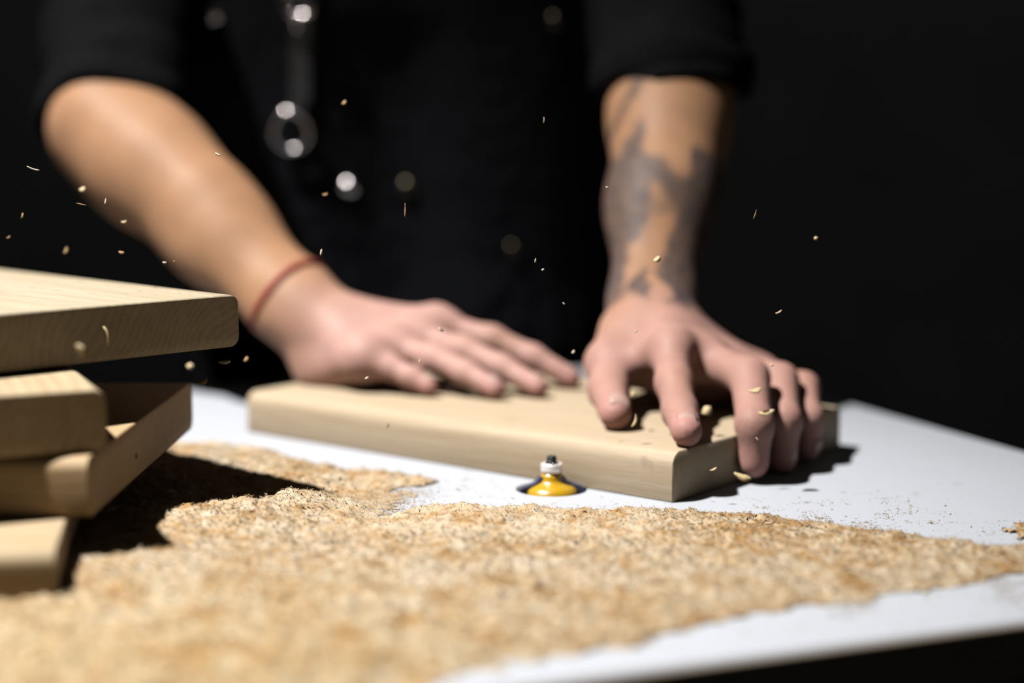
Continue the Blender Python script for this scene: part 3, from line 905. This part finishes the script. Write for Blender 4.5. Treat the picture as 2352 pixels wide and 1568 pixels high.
for ch, r in zip(rFing, (0.0066, 0.0077, 0.0077, 0.0075)):
    nail(ch[2][1], ch[2][1] - ch[2][0], (0, 0, 1), r * 0.72, 0.010, r)
# eyes, hair
for sg in (-1, 1):
    bm = bmesh.new()
    bmesh.ops.create_uvsphere(bm, u_segments=20, v_segments=12, radius=0.0125)
    bmesh.ops.translate(bm, verts=bm.verts, vec=hc + (sg * 0.030, -0.069, 0.004))
    from_bm('eye', bm, M_eye, person)
hf = Field(hc - 0.14, hc + 0.16, 0.005)
hf.add([cap(hc + (0, 0.025, 0.028), hc + (0, 0.055, 0.035), 0.088, 0.086), cap(hc + (0, 0.05, 0.0), hc + (0, 0.06, -0.03), 0.078, 0.06)], 0.03, 0.0)
p = hf.pts(tuple(slice(0, k) for k in hf.n))
hf.F = np.maximum(hf.F, -((p[..., 2] - hc[2] - 0.045) + 1.1 * (p[..., 1] - hc[1]) + 0.02)).astype(np.float32)
hf.F += ((vnoise(p[..., 0].ravel() * 1.0, (p[..., 1] + p[..., 2]).ravel(), 0.012, 51).reshape(p.shape[:3]) - 0.5) * 0.004).astype(np.float32)
hv_, hq_ = hf.mesh()
link('hair', np_mesh('hair', hv_, hq_), M_hair, person)

# --- clothes
sf = Field((-0.50, 1.10, -0.20), (0.30, 1.80, 0.62), 0.005)
SH = [(a, b, r1 + 0.010, r2 + 0.010, n_, f_) for (a, b, r1, r2, n_, f_) in TRUNK] + [cap((-0.185, 1.61, -0.16), (-0.185, 1.60, 0.0), 0.125, 0.128), cap((-0.025, 1.61, -0.16), (-0.025, 1.60, 0.0), 0.125, 0.128)]
sf.add(SH, 0.06, 0.0, 0.06)
trunk_F = sf.F.copy()
def cut_cone(E, Sh, W, lift):
    up = (Sh - E) / np.linalg.norm(Sh - E)
    if E[0] > 0:                                              # this sleeve end hangs almost level at the elbow
        up = np.array((0.0, 0.24, 0.97))
        return E + np.array((0.0, -0.012, -0.017 + lift)), up
    return E + up * lift, up
for (E, Sh, W, r0, lift) in ((rE, rS, rW, 0.056, 0.006), (lE, lS, lW, 0.058, -0.002)):
    q0, up = cut_cone(E, Sh, W, lift)
    prims = [cap(Sh, E, 0.070, r0), cap(E, E - up * 0.05 + (np.array((0.0, -0.022, 0.0)) if E[0] > 0 else 0), r0, r0)]
    sl = sf.box(prims, 0.03)
    p = sf.pts(sl)
    d = smin(sd(p, prims[0]), sd(p, prims[1]), 0.01)
    d = np.maximum(d, -((p - q0.astype(np.float32)) @ up.astype(np.float32)))
    sf.F[sl] = smin(sf.F[sl], d.astype(np.float32), 0.03)
p = sf.pts(tuple(slice(0, k) for k in sf.n))
sf.F = np.maximum(sf.F, p[..., 2] - 0.525 - 0.25 * np.abs(p[..., 0] + 0.105)).astype(np.float32)
wr = (vnoise((p[..., 0] + 0.35 * p[..., 2]).ravel(), (p[..., 2] * 1.2 - 0.5 * p[..., 0] + p[..., 1]).ravel(), 0.035, 61).reshape(p.shape[:3]) - 0.5) * 0.010
sf.F += wr.astype(np.float32) * (p[..., 2] > -0.17)
del p, wr
V2, Q2 = sf.mesh()
shirt_F, shirt_lo, shirt_h, shirt_n = sf.F, sf.lo, sf.h, sf.n
shirt = link('shirt', np_mesh('shirt', V2, Q2), M_black, person)
tag(shirt, 'black shirt with sleeves rolled to the elbows')
# rolled cuffs
for (E, Sh, W, r0, lift) in ((rE, rS, rW, 0.0545, 0.010), (lE, lS, lW, 0.0575, 0.002)):
    q0, up = cut_cone(E, Sh, W, lift)
    s1 = np.cross(up, np.array((1.0, 0.2, 0))); s1 /= np.linalg.norm(s1); s2 = np.cross(up, s1)
    bm = bmesh.new()
    rows = []
    pr_ = [(0.000, 0.0), (0.0035, -0.003), (0.006, 0.002), (0.0065, 0.012), (0.006, 0.022), (0.003, 0.027), (0.0, 0.026)]
    m_ = 40
    for (dr, dz) in pr_:
        rows.append([bm.verts.new(q0 + up * (dz + 0.003 * math.sin(3 * 2 * math.pi * k / m_)) + (s1 * math.cos(2 * math.pi * k / m_) + s2 * math.sin(2 * math.pi * k / m_)) * (r0 + dr + 0.0015 * math.sin(5 * 2 * math.pi * k / m_))) for k in range(m_)])
    for a, b in zip(rows, rows[1:] + rows[:1]):
        for k in range(m_):
            bm.faces.new((a[k], a[(k + 1) % m_], b[(k + 1) % m_], b[k]))
    from_bm('cuff', bm, M_black, shirt)

tf = Field((-0.36, 1.40, -0.86), (0.16, 1.82, 0.0), 0.010)
tf.add([cap((-0.185, 1.61, -0.14), (-0.195, 1.60, -0.45), 0.118, 0.085), cap((-0.195, 1.60, -0.45), (-0.20, 1.62, -0.80), 0.085, 0.058)], 0.03, 0.0)
tf.add([cap((-0.025, 1.61, -0.14), (-0.015, 1.60, -0.45), 0.118, 0.085), cap((-0.015, 1.60, -0.45), (-0.01, 1.62, -0.80), 0.085, 0.058)], 0.03, 0.03)
p = tf.pts(tuple(slice(0, k) for k in tf.n))
tf.F = np.maximum(tf.F, -(p[..., 2] + 0.80)).astype(np.float32)
tv_, tq_ = tf.mesh()
tag(link('trousers', np_mesh('trousers', tv_, tq_), M_black, person), 'black trousers')
for sx in (-0.20, -0.01):
    of = Field((sx - 0.07, 1.42, -0.86), (sx + 0.07, 1.72, -0.70), 0.006)
    of.add([cap((sx, 1.63, -0.79), (sx, 1.50, -0.812), 0.046, 0.040), cap((sx, 1.63, -0.76), (sx, 1.63, -0.80), 0.050, 0.046)], 0.03, 0.0)
    p = of.pts(tuple(slice(0, k) for k in of.n))
    of.F = np.maximum(of.F, -(p[..., 2] + 0.849)).astype(np.float32)
    v_, q_ = of.mesh()
    link('shoe', np_mesh('shoe', v_, q_), M_strap, person)

# apron: a bib and skirt hung on the front of the shirt
def shirt_front(x, z):
    i = int(round((x - shirt_lo[0]) / shirt_h)); k = int(round((z - shirt_lo[2]) / shirt_h))
    i = min(max(i, 0), shirt_n[0] - 1); k = min(max(k, 0), shirt_n[2] - 1)
    colm = trunk_F[i, :, k]
    j = np.nonzero(colm < 0)[0]
    return shirt_lo[1] + j[0] * shirt_h if len(j) else 1.60
nxa, nza = 60, 100
ax_ = np.linspace(-0.310, 0.100, nxa); az_ = np.linspace(-0.50, 0.40, nza)
AY = np.zeros((nxa, nza))
for i, x in enumerate(ax_):
    for k, z in enumerate(az_):
        xx = x
        if z > 0.15:                                            # the bib narrows upwards
            xx = -0.105 + (x + 0.105) * (1 - 0.08 * min(1, (z - 0.15) / 0.2))
        AY[i, k] = shirt_front(xx, max(z, -0.10))
sm_ = AY.copy()
for _ in range(6):
    pad = np.pad(sm_, 1, mode='edge')
    sm_ = (pad[:-2, 1:-1] + pad[2:, 1:-1] + pad[1:-1, :-2] + pad[1:-1, 2:] + pad[1:-1, 1:-1] * 2) / 6
AY = np.minimum(sm_, AY) - 0.009
bm = bmesh.new()
gv = []
for i, x in enumerate(ax_):
    row = []
    for k, z in enumerate(az_):
        xx = x
        if z > 0.15: xx = -0.105 + (x + 0.105) * (1 - 0.08 * min(1, (z - 0.15) / 0.2))
        fold = 0.004 * math.sin(x * 55 + 1.5 * math.sin(z * 9)) * (0.4 + 0.6 * max(0, min(1, (0.2 - z) / 0.3)))
        row.append(bm.verts.new((xx, AY[i, k] + fold - 0.004, z)))
    gv.append(row)
for i in range(nxa - 1):
    for k in range(nza - 1):
        bm.faces.new((gv[i][k], gv[i + 1][k], gv[i + 1][k + 1], gv[i][k + 1]))
apron = from_bm('apron', bm, M_apron, person)
md = apron.modifiers.new('s', 'SOLIDIFY'); md.thickness = 0.002; md.offset = 1
tag(apron, 'black canvas apron with metal studs and a strap clip')
for sg in (-1, 1):                                              # neck straps of the bib
    bm = bmesh.new()
    prev = None
    for t in np.linspace(0, 1, 12):
        x = -0.105 + sg * (0.150 - 0.075 * t); z = 0.385 + 0.125 * t
        y = min(shirt_front(x, min(z, 0.50)), 1.46) - 0.014 + 0.03 * max(0, t - 0.8)
        r4 = [bm.verts.new((x + dx, y + dy, z)) for dx, dy in ((-0.016, 0), (0.016, 0), (0.016, 0.003), (-0.016, 0.003))]
        if prev:
            for k in range(4):
                bm.faces.new((prev[k], prev[(k + 1) % 4], r4[(k + 1) % 4], r4[k]))
        else:
            bm.faces.new(r4)
        prev = r4
    bm.faces.new(prev[::-1])
    from_bm('neck_strap', bm, M_apron, apron, smooth=False)
def ap_at(px, py, out=0.0):
    """point on the apron front along that sight line"""
    y = 1.40
    for _ in range(5):
        p = P(px, py, y)
        i = int(np.clip(np.searchsorted(ax_, p[0]), 0, nxa - 1)); k = int(np.clip(np.searchsorted(az_, p[2]), 0, nza - 1))
        y = AY[i, k] - 0.008 - out
    return P(px, py, y)
def stud(px, py, r=0.0055, mat=M_steel, lab=None):
    c = ap_at(px, py)
    bm = bmesh.new()
    rc = r / math.sin(R(42))
    lathe(bm, [(r, 0.0), (r * 1.02, 0.001)] + [(rc * math.sin(R(a)), 0.0012 + rc * (math.cos(R(a)) - math.cos(R(42)))) for a in (42, 36, 30, 24, 18, 12, 6, 1)], 32)
    bmesh.ops.rotate(bm, verts=bm.verts, cent=(0, 0, 0), matrix=Matrix.Rotation(math.pi / 2, 3, 'X'))
    bmesh.ops.translate(bm, verts=bm.verts, vec=c + (0, 0.001, 0))
    o = from_bm('stud', bm, mat, apron)
    if lab: tag(o, lab)
stud(488, 32, 0.0075, M_steel)
stud(800, 430, 0.0075, M_steel)
stud(936, 430, 0.0075, M_dullsteel)
stud(1276, 46, 0.0065, M_dullsteel)
stud(1178, 570, 0.005, M_dullsteel)
# strap from above the frame down to the ring
pts = [ap_at(690, y, 0.003) for y in (-180, -60, 40, 120, 190, 225)] + [ap_at(672, 262, 0.003)]
bm = bmesh.new()
prev = None
for q in pts:
    q = np.array(q)
    r4 = [bm.verts.new(q + np.array(o_)) for o_ in ((-0.0085, -0.001, 0), (0.0085, -0.001, 0), (0.0085, 0.0015, 0), (-0.0085, 0.0015, 0))]
    if prev:
        for k in range(4):
            bm.faces.new((prev[k], prev[(k + 1) % 4], r4[(k + 1) % 4], r4[k]))
    else:
        bm.faces.new(r4)
    prev = r4
bm.faces.new(prev[::-1])
tag(from_bm('strap', bm, M_strap, apron, smooth=False), 'black leather strap')
c = ap_at(668, 300, 0.006)
bm = bmesh.new()
tube(bm, [c + (0.0155 * math.cos(a), -0.003 * math.sin(a), 0.0170 * math.sin(a)) for a in np.linspace(0, 2 * math.pi, 61)[:-1]], 0.0030, 16, closed=True)
tag(from_bm('ring', bm, M_steel, apron), 'polished steel ring at the end of the strap')
c = ap_at(684, 8, 0.007)
bm = bmesh.new()
tube(bm, [c + (0.013 * math.cos(a), -0.002, 0.011 * math.sin(a)) for a in np.linspace(0, 2 * math.pi, 33)[:-1]], 0.0028, 10, closed=True)
tube(bm, [ap_at(676, 22, 0.006), ap_at(678, 50, 0.006), ap_at(682, 76, 0.006)], [0.0032, 0.003, 0.0022], 10)
tag(from_bm('snap_clip', bm, M_steel, apron), 'steel snap clip on the strap')

# red cord bracelet on the right wrist
bc = P(664, 684, 1.150)
s1 = ra; nrm = wn_r - s1 * (wn_r @ s1); nrm /= np.linalg.norm(nrm); wid = np.cross(s1, nrm)
bm = bmesh.new()
tube(bm, [bc + wid * (0.0335 * math.cos(a)) + nrm * (0.0275 * math.sin(a)) + s1 * (0.002 * math.sin(2 * a)) for a in np.linspace(0, 2 * math.pi, 65)[:-1]], 0.0020, 8, closed=True)
tag(from_bm('bracelet', bm, M_cord, person), 'thin red cord bracelet')

# ------------------------------------------------------------------ flying and lying chips, each its own thing
def chip_mesh(seed, L, Wd, curl, twist):
    r = random.Random(seed)
    bm = bmesh.new()
    rows = []
    m = 7
    for i in range(m):
        t = i / (m - 1) - 0.5
        a = curl * t
        rad = L / max(abs(curl), 0.05)
        x = rad * math.sin(a); z = rad * (1 - math.cos(a))
        w = Wd * (1 - 0.9 * abs(2 * t) ** 2.2) * r.uniform(0.8, 1.15) + Wd * 0.06
        tw = twist * t
        th = 0.00022 + Wd * 0.06
        c, s = math.cos(tw), math.sin(tw)
        q = []
        for (yy, zz) in ((-w / 2, -th), (w / 2, -th), (w / 2, th), (-w / 2, th)):
            q.append(bm.verts.new((x, yy * c - zz * s, z + yy * s + zz * c)))
        if rows:
            for k in range(4):
                bm.faces.new((rows[-1][k], rows[-1][(k + 1) % 4], q[(k + 1) % 4], q[k]))
        else:
            bm.faces.new(q[::-1])
        rows.append(q)
    bm.faces.new(rows[-1])
    return bm
# px, py, distance, length px, width px, angle in the picture (deg), curl, twist, material, label
CH = [
 (190, 435, 0.93, 15, 13, 20, 1.2, 0.5, 1, 'round golden chip hovering at the shaded edge of the bare forearm near the elbow'),
 (243, 462, 0.87, 14, 4, 75, 0.8, 0.6, 3, 'short pale sliver just below the round golden chip'),
 (76, 388, 0.86, 30, 3, -18, 0.5, 0.2, 3, 'long thin sliver alone in the dark beside the elbow'),
 (52, 495, 0.88, 13, 6, 70, 1.0, 0.6, 2, 'small brown chip in the dark well below the elbow'),
 (187, 469, 0.86, 24, 2, -12, 0.4, 0.2, 2, 'hair-thin shaving below the golden chip at the elbow'),
 (285, 510, 0.90, 13, 8, 10, 1.4, 0.5, 1, 'tan fleck on the shaded underside of the bare forearm'),
 (279, 580, 0.88, 13, 7, -10, 1.0, 0.6, 2, 'brown fleck under the middle of the bare forearm'),
 (153, 575, 0.94, 18, 9, 60, 1.8, 0.7, 2, 'curled dim chip in the dark above the topmost stacked board'),
 (378, 603, 0.87, 9, 5, 0, 0.9, 0.4, 3, 'tiny pale fleck above the far edge of the topmost stacked board'),
 (500, 355, 0.86, 14, 5, -30, 0.8, 0.4, 3, 'pale fleck on the upper outline of the bare forearm'),
 (738, 579, 0.86, 15, 5, 78, 0.4, 0.3, 3, 'bright upright sliver just above the red bracelet'),
 (747, 447, 0.92, 12, 8, 10, 1.0, 0.5, 2, 'reddish fleck beside the lower steel stud of the apron'),
 (791, 236, 0.93, 12, 9, 40, 1.2, 0.6, 2, 'dim fleck in front of the apron, level with the steel ring'),
 (931, 482, 0.86, 32, 3, 88, 0.4, 0.2, 2, 'thin upright shaving hanging below the brass stud'),
 (1250, 276, 0.88, 14, 4, 85, 0.8, 0.4, 2, 'lone upright chip in front of the dark apron between the arms'),
 (1230, 598, 0.86, 10, 3, 80, 0.5, 0.3, 3, 'upper one of three tiny flecks over the flat hand'),
 (1247, 619, 0.86, 7, 4, 30, 0.7, 0.3, 3, 'middle one of three tiny flecks over the flat hand'),
 (1295, 697, 0.86, 7, 4, -40, 0.7, 0.3, 3, 'lowest one of three tiny flecks over the flat hand'),
 (1317, 808, 0.89, 9, 6, 50, 1.0, 0.5, 3, 'tiny fleck above the longest fingertip of the flat hand'),
 (1510, 596, 0.88, 20, 12, 35, 1.6, 0.9, 1, 'yellow curled chip in front of the tattooed wrist'),
 (1394, 430, 0.87, 6, 4, 0, 0.7, 0.3, 3, 'speck on the inner edge of the tattooed forearm'),
 (1461, 761, 0.86, 9, 2, 55, 0.8, 0.3, 3, 'tiny sliver before the back of the gripping hand'),
 (1874, 547, 0.89, 10, 8, 20, 1.2, 0.6, 1, 'lone round fleck in the dark beyond the tattooed forearm'),
 (1789, 717, 0.86, 17, 5, 28, 0.7, 0.5, 1, 'tan sliver in the dark above the gripping hand'),
 (1735, 492, 0.86, 22, 2, 72, 0.6, 0.2, 2, 'hair-thin dim shaving beside the tattooed forearm'),
 (1773, 838, 0.88, 8, 6, 20, 0.9, 0.5, 1, 'tiny fleck over the bent middle knuckle'),
 (1012, 757, 0.88, 14, 8, -45, 1.0, 0.5, 3, 'pale chip in front of the back of the flat hand'),
 (965, 828, 0.87, 12, 3, 60, 0.8, 0.4, 3, 'pale sliver before the fingers of the flat hand'),
 (843, 868, 0.87, 10, 5, 30, 1.0, 0.5, 3, 'pale fleck at the heel of the flat hand'),
 (248, 771, 0.80, 48, 13, 100, 0.9, 0.8, 1, 'long twisted shaving before the end grain of the topmost stacked board'),
 (187, 803, 0.73, 34, 22, 110, 1.4, 0.8, 1, 'broad blurred brown chip under the long twisted shaving'),
 (437, 841, 0.95, 17, 15, 0, 1.2, 0.7, 1, 'pale round chip above the far corner of the third stacked board'),
 (516, 832, 0.87, 28, 11, 5, 0.7, 0.5, 3, 'pinkish flat chip between the topmost stacked board and the workbench'),
 (566, 825, 0.90, 14, 9, 50, 1.0, 0.6, 2, 'brown chip just beyond the pinkish flat chip'),
 (467, 877, 0.88, 30, 10, 25, 2.4, 1.2, 2, 'brown curl beside the far corner of the third stacked board'),
 (1453, 906, 0.93, 17, 13, 70, 1.5, 0.9, 1, 'yellowish crumpled chip between thumb and index finger'),
 (1460, 966, 0.89, 36, 6, 72, 1.9, 0.6, 1, 'slender curled shaving falling past the thumb tip'),
 (1624, 943, 0.915, 28, 20, 40, 1.5, 1.2, 1, 'bright yellow chip in the gap behind the index finger'),
 (1734, 898, 0.89, 32, 18, 10, 1.2, 0.8, 1, 'broad blurred chip before the upper joint of the middle finger'),
 (1760, 949, 0.89, 42, 14, 10, 1.6, 0.7, 1, 'boat-shaped yellow chip before the middle and ring fingers'),
 (1739, 1008, 0.86, 10, 4, -50, 0.8, 0.4, 3, 'small sliver low on the middle finger'),
 (1639, 1078, 0.86, 18, 6, 25, 0.8, 0.5, 1, 'tan sliver in front of the end face of the pushed board'),
 (1704, 1096, 0.80, 46, 17, -20, 1.2, 0.8, 1, 'large blurred yellow chip under the middle fingertip'),
 (891, 977, 0.90, 13, 4, 75, 0.7, 0.4, 2, 'orange-brown splinter before the long edge of the pushed board'),
 (1270, 1065, 0.86, 7, 2, 85, 0.4, 0.2, 3, 'tiny bright sliver in front of the black screw'),
 (312, 1050, 0.80, 22, 14, 60, 1.5, 1.0, 1, 'pale chip clinging to the end of the third stacked board'),
 (400, 600, 0.86, 5, 3, 0, 0.7, 0.4, 2, 'faint speck under the forearm close to the topmost board'),
 (20, 545, 0.90, 9, 7, 30, 0.9, 0.4, 2, 'faint speck in the dark at the edge of the picture below the elbow'),
]
mats = {1: M_chip, 2: M_chip2, 3: M_chip3}
for i, (px, py, Dd, lp, wp, an, cu, tw, mt, lab) in enumerate(CH):
    L = lp * Dd / F_; Wd = wp * Dd / F_
    o = from_bm('wood_chip', chip_mesh(i, L, Wd, cu, tw), mats[mt])
    o.location = P(px, py, Dd)
    # the flat of the chip leans towards the lamp and towards the bench front
    o.rotation_euler = (Matrix.Rotation(R(-an), 3, 'Y') @ Matrix.Rotation(R(40 + 25 * math.sin(i * 2.1)), 3, 'X')).to_euler()
    tag(o, lab, 'wood chip', 'oak chips flung through the air')
